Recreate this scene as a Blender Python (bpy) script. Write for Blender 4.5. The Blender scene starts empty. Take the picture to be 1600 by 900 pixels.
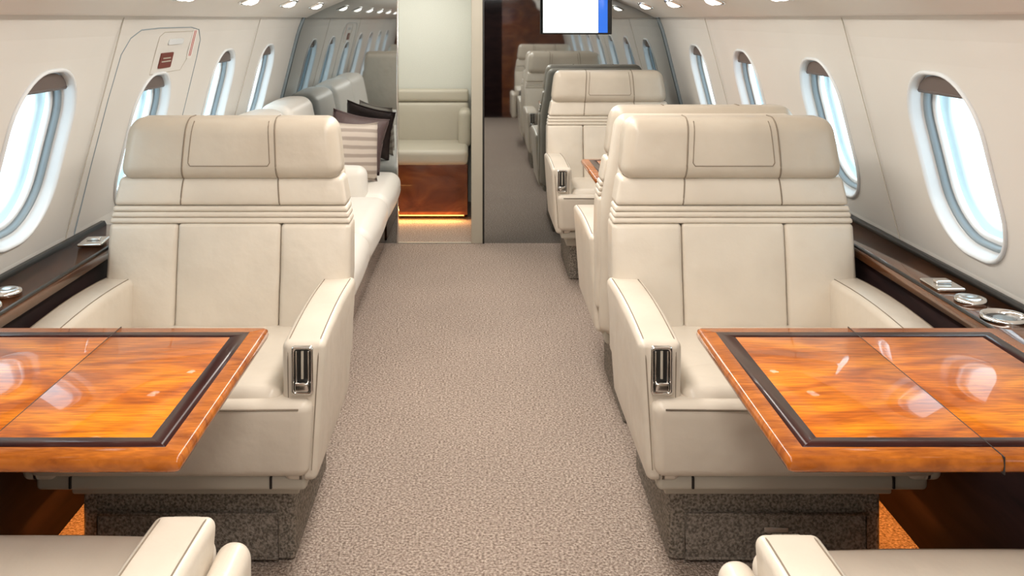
import bpy, bmesh, math, random
from mathutils import Vector, Matrix, Euler
random.seed(3)
C=bpy.context.scene.collection
sc=bpy.context.scene
try: sc.view_settings.view_transform='Standard'
except: pass
XC=0.012
MY=5.71   # mirrored bulkhead plane

# ------------------------------------------------ materials
def mat(name,col,rough=.5,metal=0,coat=0,spec=.5,emit=None,es=0,noise=None,bump=None,nsc=(1,1,1)):
    m=bpy.data.materials.new(name);m.use_nodes=True
    nt=m.node_tree;N=nt.nodes;L=nt.links;b=N['Principled BSDF']
    b.inputs['Base Color'].default_value=(*col,1);b.inputs['Roughness'].default_value=rough
    b.inputs['Metallic'].default_value=metal;b.inputs['Coat Weight'].default_value=coat
    b.inputs['Coat Roughness'].default_value=.03
    b.inputs['Specular IOR Level'].default_value=spec
    if emit: b.inputs['Emission Color'].default_value=(*emit,1);b.inputs['Emission Strength'].default_value=es
    tc=N.new('ShaderNodeTexCoord');mp=N.new('ShaderNodeMapping');mp.inputs['Scale'].default_value=nsc
    L.new(tc.outputs['Object'],mp.inputs['Vector'])
    if noise:  # (scale, detail, [(pos,col)...], distortion)
        n=N.new('ShaderNodeTexNoise');n.inputs['Scale'].default_value=noise[0];n.inputs['Detail'].default_value=noise[1]
        n.inputs['Distortion'].default_value=noise[3] if len(noise)>3 else 0
        r=N.new('ShaderNodeValToRGB');e=r.color_ramp.elements
        while len(e)<len(noise[2]): e.new(.5)
        for i,(p,c) in enumerate(noise[2]): e[i].position=p;e[i].color=(*c,1)
        L.new(mp.outputs[0],n.inputs['Vector']);L.new(n.outputs['Fac'],r.inputs[0]);L.new(r.outputs[0],b.inputs['Base Color'])
    if bump:  # list of (scale,strength,dist)
        prev=None
        for (s,st,d) in bump:
            n=N.new('ShaderNodeTexNoise');n.inputs['Scale'].default_value=s;n.inputs['Detail'].default_value=3
            L.new(tc.outputs['Object'],n.inputs['Vector'])
            bp=N.new('ShaderNodeBump');bp.inputs['Strength'].default_value=st;bp.inputs['Distance'].default_value=d
            L.new(n.outputs['Fac'],bp.inputs['Height'])
            if prev: L.new(prev.outputs[0],bp.inputs['Normal'])
            prev=bp
        L.new(prev.outputs[0],b.inputs['Normal'])
    return m
def fibres(m,scale,sc3,amt,dark=.45):
    """multiply a fine stretched fibre pattern over the ramp colour"""
    nt=m.node_tree;N=nt.nodes;L=nt.links;b=N['Principled BSDF']
    src=b.inputs['Base Color'].links[0].from_socket
    tc=[n for n in N if n.type=='TEX_COORD'][0]
    mp=N.new('ShaderNodeMapping');mp.inputs['Scale'].default_value=sc3;L.new(tc.outputs['Object'],mp.inputs['Vector'])
    n=N.new('ShaderNodeTexNoise');n.inputs['Scale'].default_value=scale;n.inputs['Detail'].default_value=5;n.inputs['Distortion'].default_value=.6
    L.new(mp.outputs[0],n.inputs['Vector'])
    r=N.new('ShaderNodeValToRGB');r.color_ramp.elements[0].position=.35;r.color_ramp.elements[0].color=(dark,dark*.8,dark*.6,1)
    r.color_ramp.elements[1].position=.62;r.color_ramp.elements[1].color=(1,1,1,1)
    L.new(n.outputs['Fac'],r.inputs[0])
    x=N.new('ShaderNodeMixRGB');x.blend_type='MULTIPLY';x.inputs[0].default_value=amt
    L.new(src,x.inputs[1]);L.new(r.outputs[0],x.inputs[2]);L.new(x.outputs[0],b.inputs['Base Color'])
def sh(c,k): return tuple(x*k for x in c)
LE=(.675,.60,.505)
M={}
LB=[(5,.40,.022),(16,.30,.008),(350,.12,.001)]
M['leather']=mat('cream_leather',LE,.34,noise=(6,3,[(.3,sh(LE,.94)),(.7,sh(LE,1.04))]),bump=LB)
M['leather2']=mat('white_leather',(.79,.75,.69),.42,bump=[(7,.25,.012)])
M['headleather']=mat('head_leather',(.55,.48,.39),.36,noise=(6,3,[(.3,(.51,.44,.355)),(.7,(.575,.505,.415))]),bump=LB)
M['seam']=mat('seam_thread',(.24,.19,.14),.8)
M['wall']=mat('wall_panel',(.66,.645,.61),.5,noise=(3,2,[(.3,(.69,.67,.63)),(.7,(.72,.70,.66))]),bump=[(500,.05,.0005)])
M['ceil']=mat('ceiling_panel',(.80,.78,.73),.5,noise=(3,2,[(.3,(.79,.76,.71)),(.7,(.81,.78,.73))]))
M['frame']=mat('window_frame_plastic',(.74,.77,.79),.25)
M['outring']=mat('outer_window_ring',(.74,.86,.90),.3)
M['seal']=mat('window_seal',(.24,.29,.32),.4)
M['shade']=mat('window_shade',(.13,.10,.09),.5)
M['chrome']=mat('chrome',(.80,.79,.77),.12,1)
M['black']=mat('black_slot',(.012,.011,.01),.4)
M['darkwood']=mat('dark_wood',(.05,.022,.012),.15,coat=.7,spec=.3,noise=(5,6,[(.3,(.05,.016,.007)),(.7,(.21,.08,.030))],1),nsc=(3,.6,3))
M['cabwood']=mat('cabinet_wood',(.03,.014,.012),.6,coat=0,spec=.08,noise=(5,6,[(.3,(.012,.007,.008)),(.7,(.032,.015,.014))],1),nsc=(1,.6,4))
M['redwood']=mat('red_wood',(.2,.06,.02),.2,coat=.5,noise=(3,6,[(.3,(.09,.022,.008)),(.55,(.17,.045,.014)),(.75,(.24,.075,.022))],2),nsc=(1,1,1.6))
M['veneer']=mat('orange_walnut_veneer',(.7,.25,.03),.3,coat=.6,spec=.08,noise=(2.6,7,[(.28,(.24,.045,.002)),(.42,(.56,.13,.003)),(.56,(.85,.25,.005)),(.75,(.95,.35,.012))],2.0),nsc=(1.0,2.4,1))
fibres(M['veneer'],12,(1.1,12,1),.7,.42)
M['rim']=mat('table_rim_wood',(.5,.16,.03),.25,coat=.5,spec=.12,noise=(4,6,[(.3,(.28,.065,.005)),(.7,(.58,.17,.015))],1),nsc=(2,8,2))
fibres(M['rim'],20,(2,9,2),.5)
M['inlay']=mat('dark_inlay',(.045,.016,.012),.3,coat=.3,spec=.08,noise=(10,4,[(.3,(.018,.004,.004)),(.7,(.042,.010,.008))]))
M['plastic']=mat('beige_plastic',(.46,.42,.35),.45)
M['basecarpet']=mat('base_carpet',(.2,.17,.14),.95,noise=(160,2,[(.35,(.12,.105,.085)),(.65,(.38,.33,.28))]),bump=[(160,.9,.006)])
M['basepanel']=mat('base_panel_carpet',(.2,.17,.14),.95,noise=(160,2,[(.35,(.14,.12,.10)),(.65,(.38,.33,.28))]),bump=[(160,.9,.006)])
M['brown']=mat('brown_fabric',(.11,.07,.068),.5,bump=[(30,.4,.01)])
M['screen']=mat('screen_lit',(.8,.85,.9),.2,emit=(.86,.94,1),es=1.5)
M['blue']=mat('screen_blue',(.02,.08,.4),.2,emit=(.02,.14,.6),es=1)
M['lamp']=mat('lamp_lens',(1,1,1),.3,emit=(1,.95,.86),es=4)
M['gold']=mat('glow_strip',(1,.6,.2),.3,emit=(1,.45,.1),es=4)
M['placard']=mat('red_placard',(.16,.03,.02),.4)
M['paper']=mat('white_label',(.8,.78,.74),.5)
M['redink']=mat('red_ink',(.5,.06,.05),.5)
M['greige']=mat('greige_leather',(.47,.43,.35),.45,bump=[(9,.2,.01)])
M['mirror']=mat('smoked_mirror',(.42,.45,.46),.025,1)
M['backwall']=mat('cream_linen_wall',(.62,.62,.56),.6,noise=(200,2,[(.3,(.61,.61,.55)),(.7,(.67,.67,.61))]))

# carpet
def carpet(name,c1,c2,c3):
    m=bpy.data.materials.new(name);m.use_nodes=True;nt=m.node_tree;N=nt.nodes;L=nt.links;b=N['Principled BSDF']
    b.inputs['Roughness'].default_value=.95;b.inputs['Specular IOR Level'].default_value=.15
    tc=N.new('ShaderNodeTexCoord')
    v=N.new('ShaderNodeTexVoronoi');v.inputs['Scale'].default_value=210
    L.new(tc.outputs['Object'],v.inputs['Vector'])
    n=N.new('ShaderNodeTexNoise');n.inputs['Scale'].default_value=140;n.inputs['Detail'].default_value=3;L.new(tc.outputs['Object'],n.inputs['Vector'])
    n2=N.new('ShaderNodeTexNoise');n2.inputs['Scale'].default_value=2;n2.inputs['Detail'].default_value=2;L.new(tc.outputs['Object'],n2.inputs['Vector'])
    r=N.new('ShaderNodeValToRGB');e=r.color_ramp.elements;e.new(.5)
    e[0].position=.32;e[0].color=(*c1,1);e[1].position=.5;e[1].color=(*c2,1);e[2].position=.68;e[2].color=(*c3,1)
    L.new(n.outputs['Fac'],r.inputs[0])
    mx=N.new('ShaderNodeMixRGB');mx.blend_type='MULTIPLY';mx.inputs[0].default_value=.2
    L.new(r.outputs[0],mx.inputs[1]);L.new(n2.outputs['Fac'],mx.inputs[2]);L.new(mx.outputs[0],b.inputs['Base Color'])
    bp=N.new('ShaderNodeBump');bp.inputs['Strength'].default_value=.8;bp.inputs['Distance'].default_value=.005
    bp.invert=True
    L.new(v.outputs['Distance'],bp.inputs['Height']);L.new(bp.outputs[0],b.inputs['Normal'])
    return m
M['carpet']=carpet('loop_carpet',(.21,.155,.125),(.46,.365,.305),(.72,.605,.52))
def stripes():
    m=mat('striped_fabric',(.5,.45,.4),.6);nt=m.node_tree;N=nt.nodes;L=nt.links;b=N['Principled BSDF']
    tc=[n for n in N if n.type=='TEX_COORD'][0]
    w=N.new('ShaderNodeTexWave');w.inputs['Scale'].default_value=7;w.bands_direction='Z';w.inputs['Distortion'].default_value=.8
    L.new(tc.outputs['Object'],w.inputs['Vector'])
    r=N.new('ShaderNodeValToRGB');r.color_ramp.elements[0].position=.4;r.color_ramp.elements[0].color=(.58,.50,.43,1)
    r.color_ramp.elements[1].position=.8;r.color_ramp.elements[1].color=(.36,.295,.25,1)
    L.new(w.outputs['Fac'],r.inputs[0]);L.new(r.outputs[0],b.inputs['Base Color']);return m
M['stripes']=stripes()
def pane():
    m=bpy.data.materials.new('window_pane');m.use_nodes=True;nt=m.node_tree;N=nt.nodes;L=nt.links
    N.remove(N['Principled BSDF']);o=N['Material Output']
    t=N.new('ShaderNodeBsdfTransparent');t.inputs[0].default_value=(.95,.99,1,1)
    g=N.new('ShaderNodeBsdfGlossy');g.inputs['Roughness'].default_value=.05
    x=N.new('ShaderNodeMixShader');x.inputs[0].default_value=.06
    L.new(t.outputs[0],x.inputs[1]);L.new(g.outputs[0],x.inputs[2]);L.new(x.outputs[0],o.inputs[0]);return m
M['pane']=pane()

# ------------------------------------------------ mesh helpers
def ob_from_bm(bm,name,mats,smooth=True,parent=None,loc=(0,0,0),rot=(0,0,0)):
    me=bpy.data.meshes.new(name);bm.normal_update();bm.to_mesh(me);bm.free()
    for k in (mats if isinstance(mats,(list,tuple)) else [mats]): me.materials.append(M[k])
    if smooth:
        for p in me.polygons: p.use_smooth=True
    return add(me,name,parent,loc,rot)
def add(me,name,parent=None,loc=(0,0,0),rot=(0,0,0)):
    o=bpy.data.objects.new(name,me);C.objects.link(o);o.location=loc;o.rotation_euler=rot
    if parent: o.parent=parent
    return o
def empty(name,loc,rotz=0,label='',cat='',group=None):
    o=bpy.data.objects.new(name,None);C.objects.link(o);o.location=loc;o.rotation_euler=(0,0,rotz);o.empty_display_size=.1
    tag(o,label,cat,group);return o
def tag(o,label,cat,group=None):
    o['label']=label;o['category']=cat
    if group:o['group']=group
def struct(o): o['kind']='structure';return o

def softbox(bm,c,h,r=.02,puff=(0,0,0),warp=None,mi=0,inn=5,edge=3):
    """rounded, slightly inflated box"""
    c=Vector(c);r=min(r,min(h)*.98)
    ax=[]
    for k in range(3):
        s=[-h[k]+r*i/edge for i in range(edge)]
        a=-(h[k]-r);b=h[k]-r
        s+= [a+(b-a)*i/inn for i in range(inn+1)]
        s+= [h[k]-r+r*(i+1)/edge for i in range(edge)]
        ax.append(s)
    vd={}
    def V(i,j,k):
        key=(i,j,k)
        if key in vd:return vd[key]
        p=Vector((ax[0][i],ax[1][j],ax[2][k]))
        q=Vector([max(-(h[n]-r),min(h[n]-r,p[n])) for n in range(3)])
        d=p-q
        if d.length>1e-9:
            p=q+d.normalized()*r
        f=[p[n]/h[n] for n in range(3)]
        for n in range(3):
            if puff[n]:
                o1,o2=(n+1)%3,(n+2)%3
                p[n]+=f[n]*puff[n]*max(0,1-f[o1]**2)**.7*max(0,1-f[o2]**2)**.7
        p=p+c
        if warp:p=Vector(warp(p))
        v=bm.verts.new(p);vd[key]=v;return v
    n=[len(a)-1 for a in ax]
    def F(a,b,c_,d):
        try:
            f=bm.faces.new((a,b,c_,d));f.material_index=mi;f.smooth=True
        except ValueError:pass
    for i in range(n[0]):
        for j in range(n[1]):
            F(V(i,j,0),V(i,j+1,0),V(i+1,j+1,0),V(i+1,j,0))
            F(V(i,j,n[2]),V(i+1,j,n[2]),V(i+1,j+1,n[2]),V(i,j+1,n[2]))
    for i in range(n[0]):
        for k in range(n[2]):
            F(V(i,0,k),V(i+1,0,k),V(i+1,0,k+1),V(i,0,k+1))
            F(V(i,n[1],k),V(i,n[1],k+1),V(i+1,n[1],k+1),V(i+1,n[1],k))
    for j in range(n[1]):
        for k in range(n[2]):
            F(V(0,j,k),V(0,j,k+1),V(0,j+1,k+1),V(0,j+1,k))
            F(V(n[0],j,k),V(n[0],j+1,k),V(n[0],j+1,k+1),V(n[0],j,k+1))
def bx(bm,x0,x1,y0,y1,z0,z1,r=.003,mi=0,puff=(0,0,0),warp=None,inn=1,edge=2):
    softbox(bm,((x0+x1)/2,(y0+y1)/2,(z0+z1)/2),((x1-x0)/2,(y1-y0)/2,(z1-z0)/2),r,puff,warp,mi,inn,edge)
def tube(bm,pts,rad,mi=0,n=6,closed=False):
    pts=[Vector(p) for p in pts];rings=[]
    m=len(pts)
    for i,p in enumerate(pts):
        a=pts[(i-1)%m] if (closed or i>0) else p
        b=pts[(i+1)%m] if (closed or i<m-1) else p
        t=(b-a).normalized()
        u=t.cross(Vector((0,0,1)))
        if u.length<.05:u=t.cross(Vector((1,0,0)))
        u.normalize();w=t.cross(u)
        rings.append([bm.verts.new(p+rad*(math.cos(2*math.pi*k/n)*u+math.sin(2*math.pi*k/n)*w)) for k in range(n)])
    for i in range(m if closed else m-1):
        A=rings[i];B=rings[(i+1)%m]
        for k in range(n):
            f=bm.faces.new((A[k],A[(k+1)%n],B[(k+1)%n],B[k]));f.material_index=mi;f.smooth=True
    if not closed:
        for R in (rings[0],rings[-1]):
            f=bm.faces.new(R);f.material_index=mi
def rr(w,h,r,n=8):
    r=min(r,w/2*.999,h/2*.999);P=[]
    for (cx,cy,a0) in ((w/2-r,h/2-r,0),(-w/2+r,h/2-r,90),(-w/2+r,-h/2+r,180),(w/2-r,-h/2+r,270)):
        for i in range(n+1):
            a=math.radians(a0+90*i/n);P.append((cx+r*math.cos(a),cy+r*math.sin(a)))
    return P
def loft(bm,loops,mi=0,capA=False,capB=False):
    R=[[bm.verts.new(p) for p in L_] for L_ in loops];n=len(R[0])
    for a,b in zip(R,R[1:]):
        for k in range(n):
            f=bm.faces.new((a[k],a[(k+1)%n],b[(k+1)%n],b[k]));f.material_index=mi;f.smooth=True
    if capA:
        f=bm.faces.new(R[0][::-1]);f.material_index=mi
    if capB:
        f=bm.faces.new(R[-1]);f.material_index=mi
def lathe(bm,prof,c,n=32,mi=0,axis='Z'):
    loops=[]
    for (r,z) in prof:
        loops.append([Vector(c)+Vector((r*math.cos(2*math.pi*k/n),r*math.sin(2*math.pi*k/n),z)) for k in range(n)])
    loft(bm,loops,mi,capA=True,capB=True)

# ------------------------------------------------ fuselage profile
PR=[(-.02,1.11),(.25,1.20),(.5,1.245),(.62,1.256),(.70,1.25),(1.24,1.115),(1.30,1.097),(1.375,1.068)]
def hw(z):
    for (a,xa),(b,xb) in zip(PR,PR[1:]):
        if z<=b: return xa+(xb-xa)*(z-a)/(b-a)
    return PR[-1][1]
def wp(side,y,z,off=0):
    return Vector((XC+side*(hw(z)-off),y,z))
SL=math.atan2(.135,.54)  # wall lean
WIN={-1:[(-.10,.985),(.75,.985),(1.62,.985),(2.48,.985),(3.33,.93),(4.20,.985),(5.03,.985)],
      1:[(-.20,.985),(.66,.985),(1.52,.985),(2.37,.985),(3.22,.985),(4.10,.985),(4.98,.985)]}
YF=-1.6
def winframe(side,y,z):
    c=wp(side,y,z)
    v=Vector((-side*math.sin(SL),0,math.cos(SL)));u=Vector((0,1,0));n=u.cross(v)
    if n.x*side>0:n=-n
    return c,u,v,n
def build_wall(side):
    bm=bmesh.new()
    zs=[p[0] for p in PR]
    inner=[(hw(z),z) for z in zs];outer=[(hw(z)+.03,z) for z in zs][::-1]
    loop=inner+outer
    A=[bm.verts.new((XC+side*x,YF,z)) for x,z in loop];B=[bm.verts.new((XC+side*x,MY+.02,z)) for x,z in loop]
    n=len(loop)
    for k in range(n): bm.faces.new((A[k],A[(k+1)%n],B[(k+1)%n],B[k]))
    bm.faces.new(A[::-1]);bm.faces.new(B)
    bmesh.ops.recalc_face_normals(bm,faces=bm.faces)
    o=ob_from_bm(bm,'wall_left' if side<0 else 'wall_right','wall',False);struct(o)
    bm=bmesh.new()
    for (y,z) in WIN[side]:
        c,u,v,nn=winframe(side,y,z)
        P=rr(.350,.462,.14,8)
        L0=[c+u*a+v*b+nn*.08 for a,b in P];L1=[c+u*a+v*b-nn*.12 for a,b in P]
        loft(bm,[L0,L1],0,True,True)
    bmesh.ops.recalc_face_normals(bm,faces=bm.faces)
    cu=ob_from_bm(bm,'cutter','wall',False)
    md=o.modifiers.new('b','BOOLEAN');md.operation='DIFFERENCE';md.object=cu;md.solver='EXACT'
    dg=bpy.context.evaluated_depsgraph_get();dg.update()
    me=bpy.data.meshes.new_from_object(o.evaluated_get(dg))
    o.modifiers.clear();o.data=me
    for p in me.polygons:p.use_smooth=False
    bpy.data.objects.remove(cu)
    return o
build_wall(-1);build_wall(1)
wi=1
for side in (-1,1):
    for (y,z) in WIN[side]:
        c,u,v,n=winframe(side,y,z)
        def ringmesh(prof,m,nm,par):
            bm=bmesh.new()
            loft(bm,[[c+u*a+v*b+n*d for a,b in rr(w,h,w*.42,10)] for (w,h,d) in prof])
            return ob_from_bm(bm,nm,m,parent=par)
        fr=struct(ringmesh([(.348,.460,-.02),(.374,.486,.001),(.371,.483,.006),(.362,.474,.008),(.354,.466,.005),(.348,.460,-.003),(.342,.454,-.022),(.338,.450,-.030),(.330,.442,-.032)],'frame','window_%d'%wi,None));wi+=1
        ringmesh([(.334,.446,-.030),(.326,.438,-.026),(.318,.430,-.028),(.314,.426,-.036),(.312,.424,-.060),(.334,.446,-.062),(.334,.446,-.030)],'seal','seal',fr)
        ringmesh([(.318,.430,-.048),(.296,.408,-.046),(.288,.400,-.050),(.286,.398,-.058),(.318,.430,-.060)],'frame','inner_ring',fr)
        ringmesh([(.36,.47,-.080),(.284,.396,-.080),(.276,.388,-.086),(.276,.388,-.096),(.36,.47,-.096)],'outring','outer_ring',fr)
        bm=bmesh.new()
        loft(bm,[[c+u*a+v*b+n*d for a,b in rr(.294,.406,.12,10)] for d in (-.052,-.055)],0,True,True)
        ob_from_bm(bm,'pane','pane',False,parent=fr)
        bm=bmesh.new()
        P=[(a,b) for a,b in rr(.338,.448,.14,10) if b>=.180]
        P=sorted(P,key=lambda q:q[0])
        P=[(P[0][0],.180)]+P+[(P[-1][0],.180)]
        loft(bm,[[c+u*a+v*b+n*d for a,b in P] for d in (-.012,-.020)],0,True,True)
        tube(bm,[c+u*P[0][0]+v*.180+n*-.016,c+u*P[-1][0]+v*.180+n*-.016],.006)
        s=ob_from_bm(bm,'window_shade','shade',False,parent=fr);s['label']='dark brown shade pulled up to the top'

# ceiling with valances
bm=bmesh.new()
half=[(1.10,1.385),(1.072,1.372),(1.062,1.362),(1.048,1.360),(1.036,1.366),(.93,1.418),(.84,1.455),(.80,1.475),(.775,1.51),(.765,1.56),(.70,1.64),(.55,1.73),(.30,1.79),(0,1.81)]
prof=[(XC-x,z) for x,z in half]+[(XC+x,z) for x,z in half[::-1][1:]]
A=[bm.verts.new((x,YF,z)) for x,z in prof];B=[bm.verts.new((x,MY+.02,z)) for x,z in prof]
for k in range(len(prof)-1): bm.faces.new((A[k],A[k+1],B[k+1],B[k]))
struct(ob_from_bm(bm,'ceiling','ceil'))
bm=bmesh.new();bx(bm,-1.15,1.17,YF,7.1,-.03,0,.002)
struct(ob_from_bm(bm,'floor','carpet',False))
# bulkheads --------------------------------------------------
def bulk(name,side,xin,m,y0,y1):
    pts=[(XC+side*hw(z),z) for z in [0,.1,.25,.4,.5,.62,.7,.9,1.1,1.24,1.3,1.36]]
    pts+=[(XC+side*x,z) for x,z in half[3:]]
    pts=[p for p in pts if side*p[0]>side*xin+.001]
    zt=pts[-1][1]
    pts=[(xin,0)]+pts+[(xin,zt)]
    bm=bmesh.new();loft(bm,[[Vector((x,y,z)) for x,z in pts] for y in (y0,y1)],0,True,True)
    bmesh.ops.recalc_face_normals(bm,faces=bm.faces)
    return struct(ob_from_bm(bm,name,m,False))
bulk('wall_partition_port',-1,-.486,'mirror',MY,MY+.03)
bulk('wall_partition_starboard',1,.028,'mirror',MY,MY+.03)
bulk('wall_forward_port',-1,-.32,'redwood',YF,YF+.03)
bulk('wall_forward_starboard',1,.32,'redwood',YF,YF+.03)
tn=[1]
def trim(bm,m,smooth=True):
    o=struct(ob_from_bm(bm,'trim_%d'%tn[0],m,smooth));tn[0]+=1;return o
bm=bmesh.new();bx(bm,-.32,.32,YF,YF+.02,0,1.78,.002);struct(ob_from_bm(bm,'door_2','cabwood',False))
for s in (-1,1):
    bm=bmesh.new();P=[(XC+s*(hw(z)-.006),MY-.012,z) for z in [0,.2,.4,.6,.7,.8,.9,1.0,1.1,1.2,1.28,1.36]]
    tube(bm,P,.010,n=8);trim(bm,'seal')
bm=bmesh.new();bx(bm,-.045,.024,MY-.012,MY+.05,0,1.79,.004);trim(bm,'greige',False)
bm=bmesh.new();bx(bm,.024,.034,MY-.016,MY+.04,0,1.79,.002);trim(bm,'black',False)
bm=bmesh.new();bx(bm,-.494,-.484,MY-.014,MY+.05,0,1.79,.002);trim(bm,'chrome',False)
bm=bmesh.new();bx(bm,-.484,-.045,MY-.012,MY+.012,0,.006,.002);trim(bm,'plastic',False)
bm=bmesh.new();bx(bm,-.045,-.02,MY+.05,7.05,0,1.80,.002);struct(ob_from_bm(bm,'wall_aft_starboard','backwall',False))
bm=bmesh.new();bx(bm,-.85,-.82,MY+.05,7.05,0,1.80,.002);struct(ob_from_bm(bm,'wall_aft_port','backwall',False))
bm=bmesh.new();bx(bm,-.85,-.02,7.0,7.03,0,1.80,.002);struct(ob_from_bm(bm,'wall_back','backwall',False))
bm=bmesh.new();bx(bm,-.85,-.02,MY+.04,7.03,1.80,1.82,.002);trim(bm,'ceil',False)

# side ledges -----------------------------------------------------
def ledge(side,y0,y1,name):
    root=empty(name,(XC+side*1.15,(y0+y1)/2,0),0,'dark glossy wood side ledge along the cabin wall','side ledge')
    def L(x,z): return Vector((XC+side*x,0,z))
    inv=Vector((-root.location.x,-root.location.y,0))
    def ext(prof,m,nm):
        bm=bmesh.new();loft(bm,[[L(x,z)+Vector((0,y,0))+inv for x,z in prof] for y in (y0,y1)],0,True,True)
        bmesh.ops.recalc_face_normals(bm,faces=bm.faces)
        return ob_from_bm(bm,nm,m,False,root)
    ext([(1.112,.0),(1.112,.655),(1.13,.655),(1.13,.0)],'cabwood','side_panel')
    ext([(1.088,.655),(1.088,.678),(1.092,.683),(1.246,.683),(1.246,.655)],'darkwood','ledge_top')
    ext([(1.089,.683),(1.089,.688),(1.097,.688),(1.097,.683)],'black','edge_strip')
    ext([(1.222,.683),(1.228,.695),(1.24,.695),(1.24,.683)],'black','vent_slot')
    return root
ledge(1,YF+.05,MY-.02,'side_ledge');ledge(-1,YF+.05,3.08,'side_ledge.001')
LZ=.6832
def cup(x,y,r,lab='round chrome cup holder set in the wooden side ledge'):
    o=empty('cup_holder',(x,y,LZ),0,lab,'cup holder','ledge cup holders')
    bm=bmesh.new()
    loops=[]
    for (rr_,z) in [(r*.99,0),(r,.006),(r*.95,.012),(r*.86,.012),(r*.82,.006),(r*.80,.003)]:
        loops.append([Vector((rr_*math.cos(2*math.pi*k/32),rr_*math.sin(2*math.pi*k/32),z)) for k in range(32)])
    loft(bm,loops);ob_from_bm(bm,'ring','chrome',parent=o)
    bm=bmesh.new();lathe(bm,[(r*.80,.0005),(r*.80,.003)],(0,0,0));ob_from_bm(bm,'well','black',parent=o)
    bm=bmesh.new();lathe(bm,[(r*.45,.003),(r*.45,.005),(r*.3,.006)],(0,0,0));ob_from_bm(bm,'centre_pad','seal',parent=o)
def ashtray(x,y,rz=0):
    o=empty('ashtray',(x,y,LZ),rz,'rectangular chrome ashtray lid in the wooden side ledge','ashtray','ledge ashtrays')
    bm=bmesh.new();bx(bm,-.035,.035,-.05,.05,0,.010,.008,edge=4);ob_from_bm(bm,'lid','chrome',parent=o)
    bm=bmesh.new();bx(bm,-.02,.02,-.012,.012,.010,.018,.004);ob_from_bm(bm,'thumb_tab','chrome',parent=o)
def knobc(x,y,r):
    o=empty('ledge_control',(x,y,LZ),0,'round chrome control cap set in the wooden side ledge','control knob','ledge controls')
    bm=bmesh.new();lathe(bm,[(r,0),(r,.008),(r*.92,.014),(r*.6,.016),(r*.2,.012)],(0,0,0));ob_from_bm(bm,'cap','chrome',parent=o)
cup(1.165,2.10,.050);knobc(1.155,2.225,.036);ashtray(1.155,2.36)
cup(-1.142,2.17,.046);knobc(-1.142,2.29,.036)
ashtray(-1.145,2.82,.1)

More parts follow.
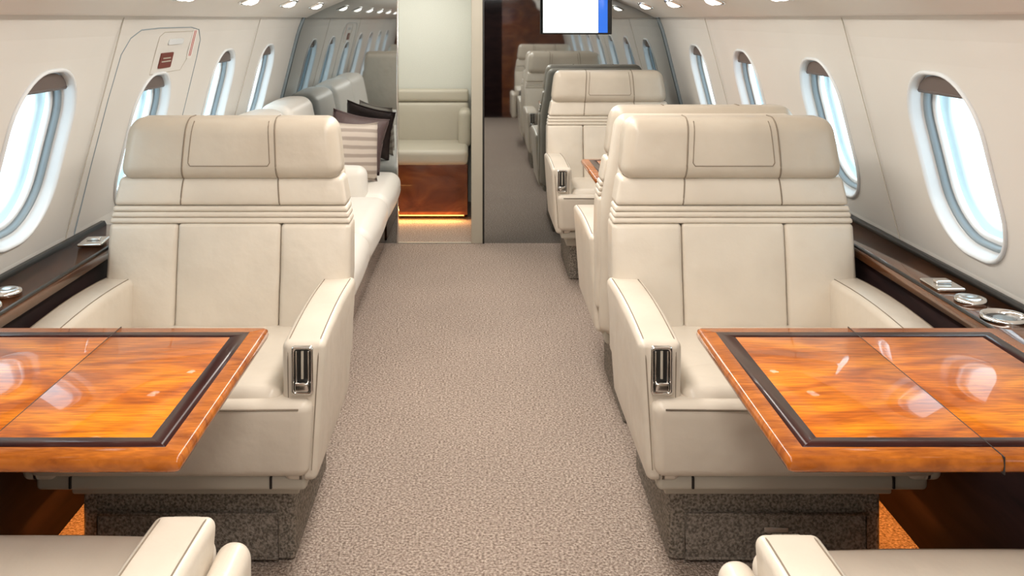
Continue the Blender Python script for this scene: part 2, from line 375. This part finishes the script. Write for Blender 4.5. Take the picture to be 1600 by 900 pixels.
# ------------------------------------------------ seats
def back_y(z): return .528+(z-.46)*.125
HWP=[(.60,.352),(.76,.350),(.89,.325),(.98,.314),(1.08,.298)]
def back_hw(z):
    if z<=.3:return .34
    if z<.6:return .350
    for (a,xa),(b,xb) in zip(HWP,HWP[1:]):
        if z<=b:return xa+(xb-xa)*(z-a)/(b-a)
    return HWP[-1][1]
def make_seat_meshes():
    D={}
    def keep(nm,bm,mats):
        me=bpy.data.meshes.new(nm);bm.normal_update();bm.to_mesh(me);bm.free()
        for k in (mats if isinstance(mats,(list,tuple)) else [mats]):me.materials.append(M[k])
        D[nm]=me
    bm=bmesh.new();bx(bm,-.265,.265,.17,.66,0,.180,.012,edge=3)
    keep('base',bm,'basecarpet')
    bm=bmesh.new();bx(bm,-.225,.225,.160,.172,.012,.122,.004)
    tube(bm,[(-.225,.160,.122),(.225,.160,.122),(.225,.160,.012),(-.225,.160,.012)],.004,closed=True)
    keep('base_panel',bm,'basepanel')
    bm=bmesh.new();bx(bm,-.03,.03,.155,.162,.078,.092,.002);keep('pull_tab',bm,'chrome')
    bm=bmesh.new();bx(bm,-.28,.28,.14,.60,.180,.240,.006);bx(bm,-.318,.318,.03,.60,.243,.282,.012)
    bx(bm,-.10,.10,.12,.145,.205,.222,.003,mi=1)
    for sx in (-.235,.235): bx(bm,sx-.003,sx+.003,.026,.034,.250,.278,.001,mi=1)
    keep('swivel_frame',bm,['plastic','black'])
    def wf(p):
        x,y,z=p
        k=(z-.285)/.19
        x*=.965+.035*k
        y2=y+(.03*(1-k) if y<.2 else 0)
        return (x,y2,z)
    bm=bmesh.new();softbox(bm,(0,.26,.379),(.340,.29,.0945),.026,(.004,.012,.0),wf,inn=8,edge=4)
    pts=[(-.31,-.028,.458),(-.1,-.034,.459),(.1,-.034,.459),(.31,-.028,.458)]
    tube(bm,pts,.0022,1)
    keep('seat_body',bm,['leather','seam'])
    def wc(p):
        x,y,z=p
        return (x,y,z-.075*max(0,min(1,(y-.02)/.50)) if z>.44 else z)
    bm=bmesh.new()
    softbox(bm,(0,.27,.455),(.264,.27,.040),.03,(0,.004,.012),wc,inn=8,edge=4)
    for s in (-.15,.15):
        tube(bm,[wc((s,.01,.486)),wc((s,.2,.4985)),wc((s,.35,.4985)),wc((s,.5,.492))],.0018,1)
    keep('seat_cushion',bm,['leather','seam'])
    for s,nm in ((1,'armrest_r'),(-1,'armrest_l')):
        def wa(p,s=s):
            x,y,z=p
            k=max(0,min(1,(z-.25)/.35))
            dx=(x-.315)
            x=x+.002-(.024*(1-k) if dx>0 else 0)
            if y<.27: y+= .022*(1-k)
            z2=z+ (.010*math.sin(min(1,max(0,y/.54))*math.pi) if z>.5 else 0)
            return (s*x,y,z2)
        bm=bmesh.new();softbox(bm,(.315,.28,.437),(.050,.282,.166),.016,(.003,.002,.004),wa,inn=8,edge=4)
        if s<0: bmesh.ops.reverse_faces(bm,faces=bm.faces)
        for dx in (-.036,.036):
            pts=[]
            for (y,z) in [(-.003,.30),(-.0035,.42),(-.0035,.56),(.0,.590),(.012,.602)]+[(t,.6035+.010*math.sin(t/.54*math.pi)+.002*(1-((t-.28)/.29)**2)) for t in [.03,.08,.16,.24,.32,.40,.48,.53]]:
                k=max(0,min(1,(z-.25)/.35));yy=y+(.022*(1-k) if y<.27 else 0)
                pts.append((s*(.315+dx+.002-(.024*(1-k) if dx>0 else 0)),yy,z))
            tube(bm,pts,.0014,1)
        keep(nm,bm,['leather','seam'])
    bm=bmesh.new()
    loft(bm,[[Vector((a,d,b)) for a,b in rr(w,h,.007,4)] for w,h,d in [(.050,.112,.004),(.050,.112,-.006),(.046,.108,-.009),(.038,.100,-.009),(.036,.098,-.003)]],0,False,False)
    bx(bm,-.018,.018,-.003,.003,-.049,.049,.001,mi=1)
    bx(bm,-.016,-.012,-.007,-.002,-.035,.045,.001);bx(bm,.012,.016,-.007,-.002,-.035,.045,.001);bx(bm,-.003,.003,-.006,-.002,-.02,.045,.001,mi=2)
    bx(bm,-.016,.016,-.014,-.004,-.047,-.026,.004)
    keep('arm_control',bm,['chrome','black','plastic'])
    def wb(p):
        x,y,z=p
        return (x*back_hw(z)/.355, y+back_y(z), z)
    bm=bmesh.new()
    softbox(bm,(0,.095,.66),(.345,.045,.38),.04,(0,.02,.0),wb,inn=8,edge=4)
    def panel(x0,x1,z0,z1,d0,d1,r,pf,mi=0,inn=8):
        softbox(bm,((x0+x1)/2,(d0+d1)/2,(z0+z1)/2),((x1-x0)/2,(d1-d0)/2,(z1-z0)/2),r,(0,pf,0),wb,mi,inn=inn,edge=4)
    panel(-.1497,.1497,.37,.757,-.012,.09,.009,.012)
    for s in (-1,1):
        a,b=sorted((s*.1503,s*.355))
        panel(a,b,.37,.757,-.012,.10,.014,.015)
    for i in range(3):
        z0=.757+i*.0168
        panel(-.3545,.3545,z0,z0+.0165,-.010,.08,.0075,.0)
    panel(-.3545,.3545,.8080,.889,-.012,.09,.013,.006,inn=12)
    def surf(x,z,d0,pf,zc,hz,r,xo=.3545):
        f0=x/xo;f2=(z-zc)/hz
        d=d0-pf*max(0,1-f0**2)**.7*max(0,1-f2**2)**.7
        e=abs(z-zc)-(hz-r)
        if e>0: d+= r-math.sqrt(max(0,r*r-e*e))
        return d
    for s in (-1,1):
        tube(bm,[wb((s*.15,surf(.15,z,-.012,.006,.8485,.0405,.013)-.0002,z)) for z in [.811,.815,.82,.835,.85,.865,.878,.884]],.0022,1)
    keep('backrest',bm,['leather','seam'])
    bm=bmesh.new()
    HZ=(.972,.089)
    softbox(bm,(0,.032,HZ[0]),(.3545,.068,HZ[1]),.042,(0,.008,0),wb,0,inn=12,edge=5)
    for s in (-1,1):
        zs=[.886+.174*i/22 for i in range(23)]
        tube(bm,[wb((s*.15,surf(.15,z,-.036,.008,HZ[0],HZ[1],.042)-.0002,z)) for z in zs]+[wb((s*.15,y,1.061)) for y in (.01,.03,.05)],.0024,1)
    P=[(-.128,1.052),(-.131,.935),(-.124,.926),(.124,.926),(.131,.935),(.128,1.052)]
    pts=[]
    for i in range(len(P)-1):
        for k in range(8):
            t=k/8;pts.append((P[i][0]*(1-t)+P[i+1][0]*t,P[i][1]*(1-t)+P[i+1][1]*t))
    pts.append(P[-1])
    tube(bm,[wb((x,surf(x,z,-.036,.008,HZ[0],HZ[1],.042)-.0002,z)) for x,z in pts],.0015,1)
    keep('headrest',bm,['headleather','seam'])
    bm=bmesh.new();bx(bm,-.05,.05,-.018,.018,0,.004,.0015,mi=1)
    bx(bm,.01,.07,-.022,.022,.002,.018,.005)
    keep('seatbelt',bm,['chrome','paper'])
    bm=bmesh.new()
    softbox(bm,(0,0,0),(.028,.26,.13),.026,(0,0,0),None,inn=4,edge=4)
    keep('side_pad',bm,'leather')
    return D
SM=make_seat_meshes()
def seat(name,x,y,rot,aisle,cush=0,deep=0,belt=True,lab=None,side_pad=False,sx=1):
    root=empty(name,(x,y,0),rot,lab or 'cream leather executive cabin armchair on a carpeted pedestal','armchair','cream leather cabin armchairs')
    root.scale=(sx,1,1)
    def p(nm,me,loc=(0,0,0)):
        return add(SM[me],nm,root,loc)
    p('base','base');p('base_panel','base_panel');p('pull_tab','pull_tab')['label']='small chrome pull tab';p('swivel_frame','swivel_frame')
    b=p('seat_body','seat_body',(0,-cush,.042 if cush else 0))
    if cush:b.scale=(1,1.3,1)
    b=p('seat_cushion','seat_cushion',(0,-cush,.045 if cush else 0))
    if cush:b.scale=(1,1.5,1)
    p('armrest','armrest_r');p('armrest','armrest_l')
    o=p('arm_control','arm_control',(aisle*.315,-.001,.540));o['label']='chrome recline control in the arm end'
    p('backrest','backrest',(0,deep,0));p('headrest','headrest',(0,deep,0))
    if belt:
        o=p('seatbelt','seatbelt',(aisle*.19,.44,.435));o.rotation_euler=(0,0,.1)
    if side_pad:p('side_pad','side_pad',(aisle*.392,.24,.43))
    return root
L1='cream leather cabin armchair facing forward behind a walnut table'
seat('cabin_armchair',-.722,2.19,0,1,lab=L1)
seat('cabin_armchair.001',.737,2.19,0,-1,lab=L1)
seat('cabin_armchair.002',.744,3.82,math.pi,1,belt=False,lab='cream leather cabin armchair turned away, back to back with another',sx=.99)
seat('cabin_armchair.003',.732,4.74,0,-1,lab='cream leather cabin armchair facing a small table near mirrored partition')
L0='cream leather cabin armchair with stitched arm end facing walnut table'
seat('cabin_armchair.004',-.742,1.43,math.pi,-1,cush=.08,deep=.24,belt=False,lab=L0,side_pad=True,sx=.95)
seat('cabin_armchair.005',.755,1.38,math.pi,1,cush=.09,deep=.24,belt=False,lab=L0,side_pad=True,sx=.97)

# ------------------------------------------------ tables
def table(name,side,xin,xout,y0,y1,z,xs,lab):
    cx=(xin+xout)/2;cy=(y0+y1)/2;w=xout-xin;d=y1-y0
    root=empty(name,(side*cx,cy,z),0,lab,'folding table','folding cabin tables')
    bm=bmesh.new()
    prof=[(-.05,-.028),(-.012,-.028),(-.003,-.022),(0,-.013),(-.002,-.004),(-.007,0),(-.05,0)]
    loft(bm,[[Vector((a,b,dz)) for a,b in rr(w+2*i,d+2*i,.006,3)] for i,dz in prof],0,True,True)
    bmesh.ops.recalc_face_normals(bm,faces=bm.faces)
    ob_from_bm(bm,'table_edge','rim',parent=root)
    bm=bmesh.new()
    def ring(i0,i1,z0,z1):
        loft(bm,[[Vector((a,b,zz)) for a,b in rr(w-2*i,d-2*i,.001,1)] for i,zz in ((i0,z0),(i0,z1),(i1,z1),(i1,z0))],0)
    ring(.034,.066,-.002,.0006)
    ob_from_bm(bm,'inlay_band','inlay',False,root)
    s=side*(xs-cx)
    a0,a1=-w/2+.066,w/2-.066
    for nm,(p,q) in (('table_leaf',(a0,s-.0009)),('table_leaf',(s+.0009,a1))):
        bm=bmesh.new();bx(bm,p,q,-d/2+.066,d/2-.066,-.003,.0006,.0002,inn=1,edge=1);ob_from_bm(bm,nm,'veneer',False,root)
    bm=bmesh.new();bx(bm,s-.0009,s+.0009,-d/2-.0005,d/2+.0005,-.026,.0008,.0002,edge=1);ob_from_bm(bm,'hinge_seam','black',False,root)
    bm=bmesh.new()
    x1=side*(w/2);x0=side*(w/2-.22);lo,hi=sorted((x0,x1))
    bx(bm,lo,hi,-.10,.10,-.045,-.028,.004);
    lo,hi=sorted((side*(w/2-.03),side*(w/2)));bx(bm,lo,hi,-.12,.12,-.20,-.03,.004)
    ob_from_bm(bm,'support_bracket','black',True,root)
    return root
TL='glossy orange walnut folding table with dark inlaid border'
table('folding_table',1,.458,1.095,1.405,2.00,.70,.78,TL)
table('folding_table.001',-1,.442,1.070,1.405,2.00,.70,.755,TL)
table('folding_table.002',1,.475,1.095,3.86,4.41,.70,.80,'small glossy walnut folding table between two armchairs')

# ------------------------------------------------ sofa
sofa=empty('sofa',(-.82,4.40,0),0,'white leather three-seat sofa along the wall beneath the windows','sofa')
def sp(nm,m,fn,smooth=True):
    bm=bmesh.new();fn(bm);bmesh.ops.translate(bm,verts=bm.verts,vec=(.82,-4.40,0));return ob_from_bm(bm,nm,m,smooth,sofa)
sp('base','darkwood',lambda b:bx(b,-1.07,-.56,3.2,5.64,0,.20,.006))
sp('front_rail','leather2',lambda b:softbox(b,(-.80,4.42,.255),(.285,1.23,.065),.03,(0,0,0),inn=6))
for (a,b_) in ((3.30,4.05),(4.055,4.85),(4.855,5.64)):
    sp('seat_cushion','leather2',lambda b,a=a,b_=b_:softbox(b,(-.75,(a+b_)/2,.365),(.285,(b_-a)/2-.002,.080),.06,(.012,.0,.018),inn=7,edge=5))
def wbk(p): return (p[0]-(p[2]-.45)*.18,p[1],p[2])
for (a,b_) in ((3.30,4.05),(4.055,4.85),(4.99,5.64)):
    sp('back_cushion','leather2',lambda b,a=a,b_=b_:softbox(b,(-1.00,(a+b_)/2,.64),(.085,(b_-a)/2,.25),.05,(.02,0,.015),wbk,inn=7,edge=4))
for (a,b_,h,xo) in ((3.17,3.29,.56,-.55),(4.86,4.98,.585,-.585)):
    sp('armrest','leather2',lambda b,a=a,b_=b_,h=h,xo=xo:softbox(b,((-1.09+xo)/2,(a+b_)/2,(h+.25)/2),((xo+1.09)/2,(b_-a)/2,(h-.25)/2),.045,(.01,.008,.008),inn=6,edge=4))
def pillow(name,loc,rot,m,lab,s=.21,t=.075):
    bm=bmesh.new();n=14
    def pt(i,j,sg):
        a=-1+2*i/n;b=-1+2*j/n
        k=1-.10*(1-a*a)*1.0*abs(b)**3;k2=1-.10*(1-b*b)*abs(a)**3
        th=t*((1-a**4)*(1-b**4))**.5
        return Vector((a*s*k2,sg*th,b*s*k))
    vs={}
    for sg in (-1,1):
        for i in range(n+1):
            for j in range(n+1):
                e=i in(0,n) or j in(0,n)
                key=(i,j,0 if e else sg)
                if key not in vs:vs[key]=bm.verts.new(pt(i,j,sg))
    for sg in (-1,1):
        g=lambda i,j:vs[(i,j,0 if (i in(0,n) or j in(0,n)) else sg)]
        for i in range(n):
            for j in range(n):
                q=[g(i,j),g(i+1,j),g(i+1,j+1),g(i,j+1)]
                if sg>0:q=q[::-1]
                bm.faces.new(q)
    edge=[pt(i,0,1) for i in range(n)]+[pt(n,j,1) for j in range(n)]+[pt(i,n,1) for i in range(n,0,-1)]+[pt(0,j,1) for j in range(n,0,-1)]
    tube(bm,edge,.004,closed=True)
    o=ob_from_bm(bm,name,m);o.location=loc;o.rotation_euler=rot
    tag(o,lab,'cushion','scatter cushions on the sofa');return o
pillow('scatter_cushion',(-.680,5.14,.632),(-.12,.10,math.radians(42)),'stripes','beige and taupe striped satin cushion standing on the sofa seat',s=.16,t=.06)
pillow('scatter_cushion.001',(-.70,5.42,.645),(-.22,.22,math.radians(14)),'brown','dark brown satin cushion standing on the sofa seat',s=.165,t=.06)

# ------------------------------------------------ bench in aft compartment
bench=empty('banquette_bench',(-.43,6.65,0),0,'greige upholstered bench with glossy red wood base','bench')
def bp_(nm,m,fn,smooth=True):
    bm=bmesh.new();fn(bm);bmesh.ops.translate(bm,verts=bm.verts,vec=(.43,-6.65,0));return ob_from_bm(bm,nm,m,smooth,bench)
bp_('base','redwood',lambda b:bx(b,-.815,-.075,6.36,6.98,.035,.375,.004),False)
bp_('kick_light','gold',lambda b:bx(b,-.78,-.10,6.375,6.39,.026,.034,.001),False)
bp_('base_leg','darkwood',lambda b:bx(b,-.80,-.09,6.45,6.95,0,.035,.002),False)
bp_('seat_cushion','greige',lambda b:softbox(b,(-.445,6.63,.42),(.372,.285,.05),.03,(0,.004,.012),inn=7,edge=4))
bp_('back_cushion','greige',lambda b:[softbox(b,(-.445,6.93,.585),(.372,.05,.165),.03,(0,.01,0),inn=6),softbox(b,(-.445,6.93,.795),(.372,.05,.045),.02,(0,.004,0),inn=6)])
bp_('armrest','greige',lambda b:softbox(b,(-.10,6.82,.575),(.045,.15,.135),.04,(0,0,0),inn=4,edge=5))

# ------------------------------------------------ monitor
mon=empty('monitor',(.580,5.60,1.435),math.radians(-6),'wall-mounted flat monitor with a bright white screen glowing blue','monitor')
bm=bmesh.new();bx(bm,-.205,.205,-.012,.02,-.175,.175,.006);ob_from_bm(bm,'bezel','black',parent=mon)
bm=bmesh.new();bx(bm,-.198,.125,-.0145,-.010,-.165,.168,.001);ob_from_bm(bm,'screen','screen',False,mon)
bm=bmesh.new();bx(bm,.127,.180,-.0145,-.010,-.165,.168,.001);ob_from_bm(bm,'screen_border','blue',False,mon)['label']='blue glowing side band'
bm=bmesh.new();bx(bm,-.03,.03,.02,.10,-.04,.04,.004);ob_from_bm(bm,'mount_bracket','seal',False,mon)

# ------------------------------------------------ downlights
k=0
for s in (-1,1):
    for y in [-.3,.5,1.3,2.1,2.9,3.7,4.45,5.2]:
        o=empty('downlight' if k==0 else 'downlight.%03d'%k,(XC+s*.905,y,1.4275),0,'small rectangular chrome-rimmed reading light in the overhead panel','ceiling light','overhead reading lights');k+=1
        o.rotation_euler=(0,s*math.radians(24),0)
        bm=bmesh.new()
        loft(bm,[[Vector((a,b,z)) for a,b in rr(w,h,.02,5)] for w,h,z in [(.075,.15,.006),(.075,.15,-.006),(.066,.14,-.010),(.056,.13,-.008),(.054,.128,.002)]],0,True,False)
        ob_from_bm(bm,'housing','chrome',parent=o)
        for dy in (-.034,.034):
            bm=bmesh.new();lathe(bm,[(.025,0),(.025,-.010),(.014,-.018)],(0,dy,-.001),20);ob_from_bm(bm,'lens','lamp',parent=o)

# ------------------------------------------------ hatch outline & placards on port wall
def wall_line(side,pts,rad,m):
    bm=bmesh.new();tube(bm,[wp(side,y,z,.0) for y,z in pts],rad,n=6,closed=False);return trim(bm,m)
hp=[(2.90,.69),(2.90,.9),(2.905,1.1),(2.92,1.24),(2.96,1.29),(3.03,1.315),(3.2,1.32),(3.55,1.32),(3.66,1.31),(3.72,1.27),(3.735,1.2),(3.74,1.0),(3.74,.69)]
wall_line(-1,hp,.0022,'seal')
wall_line(-1,[(2.84,.69),(2.84,1.355)],.0018,'plastic')
ip=[(3.23,1.16),(3.23,1.29),(3.27,1.305),(3.45,1.305),(3.6,1.305),(3.63,1.28),(3.62,1.21),(3.56,1.16),(3.23,1.16)]
wall_line(-1,ip,.0015,'plastic')
wall_line(1,[(2.84,.69),(2.84,1.355)],.0015,'plastic');wall_line(1,[(4.56,.69),(4.56,1.355)],.0015,'plastic')
wall_line(-1,[(4.62,.69),(4.62,1.355)],.0015,'plastic')
def plate(name,side,y,z,w,h,m,lab,cat,lines=None,lm='paper'):
    c,u,v,n=winframe(side,y,z)
    root=empty(name,c,0,lab,cat)
    bm=bmesh.new();loft(bm,[[u*a+v*b+n*d for a,b in rr(w,h,.004,3)] for d in (.0,.004)],0,True,True)
    bmesh.ops.recalc_face_normals(bm,faces=bm.faces);ob_from_bm(bm,'plate',m,False,root)
    if lines:
        bm=bmesh.new()
        for (a0,a1,b0,b1) in lines:
            vs=[bm.verts.new(u*a+v*b+n*.0046) for a,b in ((a0,b0),(a1,b0),(a1,b1),(a0,b1))];bm.faces.new(vs)
        ob_from_bm(bm,'marking',lm,False,root)
plate('placard',-1,3.36,1.205,.13,.055,'placard','small dark red instruction placard on the exit hatch','placard',[(-.05,.05,-.006,-.001),(-.04,.04,.006,.011)],'plastic')
plate('warning_label',-1,3.62,1.26,.05,.12,'paper','small white label with red print on the exit hatch','label',[(-.014,-.006,-.05,.05),(.004,.012,-.05,.05)],'redink')
plate('hatch_cover',-1,3.42,1.27,.16,.02,'frame','cream recessed latch cover on the exit hatch','latch cover')

# ------------------------------------------------ lights
def area(name,loc,rot,sx,sy,e,col=(1,.945,.87)):
    l=bpy.data.lights.new(name,'AREA');l.shape='RECTANGLE';l.size=sx;l.size_y=sy;l.energy=e;l.color=col
    o=bpy.data.objects.new(name,l);C.objects.link(o);o.location=loc;o.rotation_euler=rot;return o
area('ceiling_wash_light',(XC,2.3,1.77),(0,0,0),.28,6.2,70)
area('forward_fill_light',(XC,-1.3,1.74),(math.radians(48),0,0),1.0,.2,15)  # added fill behind the camera for the seat fronts, not a cabin fixture
area('aft_room_light',(-.43,6.35,1.75),(0,0,0),.5,.6,7.5,(1,.97,.90))
for s in (-1,1):
    area('floor_glow_light',(XC+s*1.07,2.55,.13),(0,0,0),.02,.45,.7,(1,.33,.06))
area('bench_glow_light',(-.43,6.33,.07),(math.radians(-20),0,0),.65,.03,2.2,(1,.5,.15))
w=bpy.data.worlds.new('World');sc.world=w;w.use_nodes=True
bg=w.node_tree.nodes['Background'];bg.inputs[0].default_value=(.76,.91,1,1);bg.inputs[1].default_value=3.6

cam=bpy.data.cameras.new('camera');co=bpy.data.objects.new('camera',cam);C.objects.link(co)
co.location=(0,0,1.35);co.rotation_euler=(math.radians(90),0,0)
cam.sensor_width=36;cam.lens=36*1480/1600;cam.shift_x=52/1600;cam.shift_y=-420/1600;cam.clip_start=.02
sc.camera=co
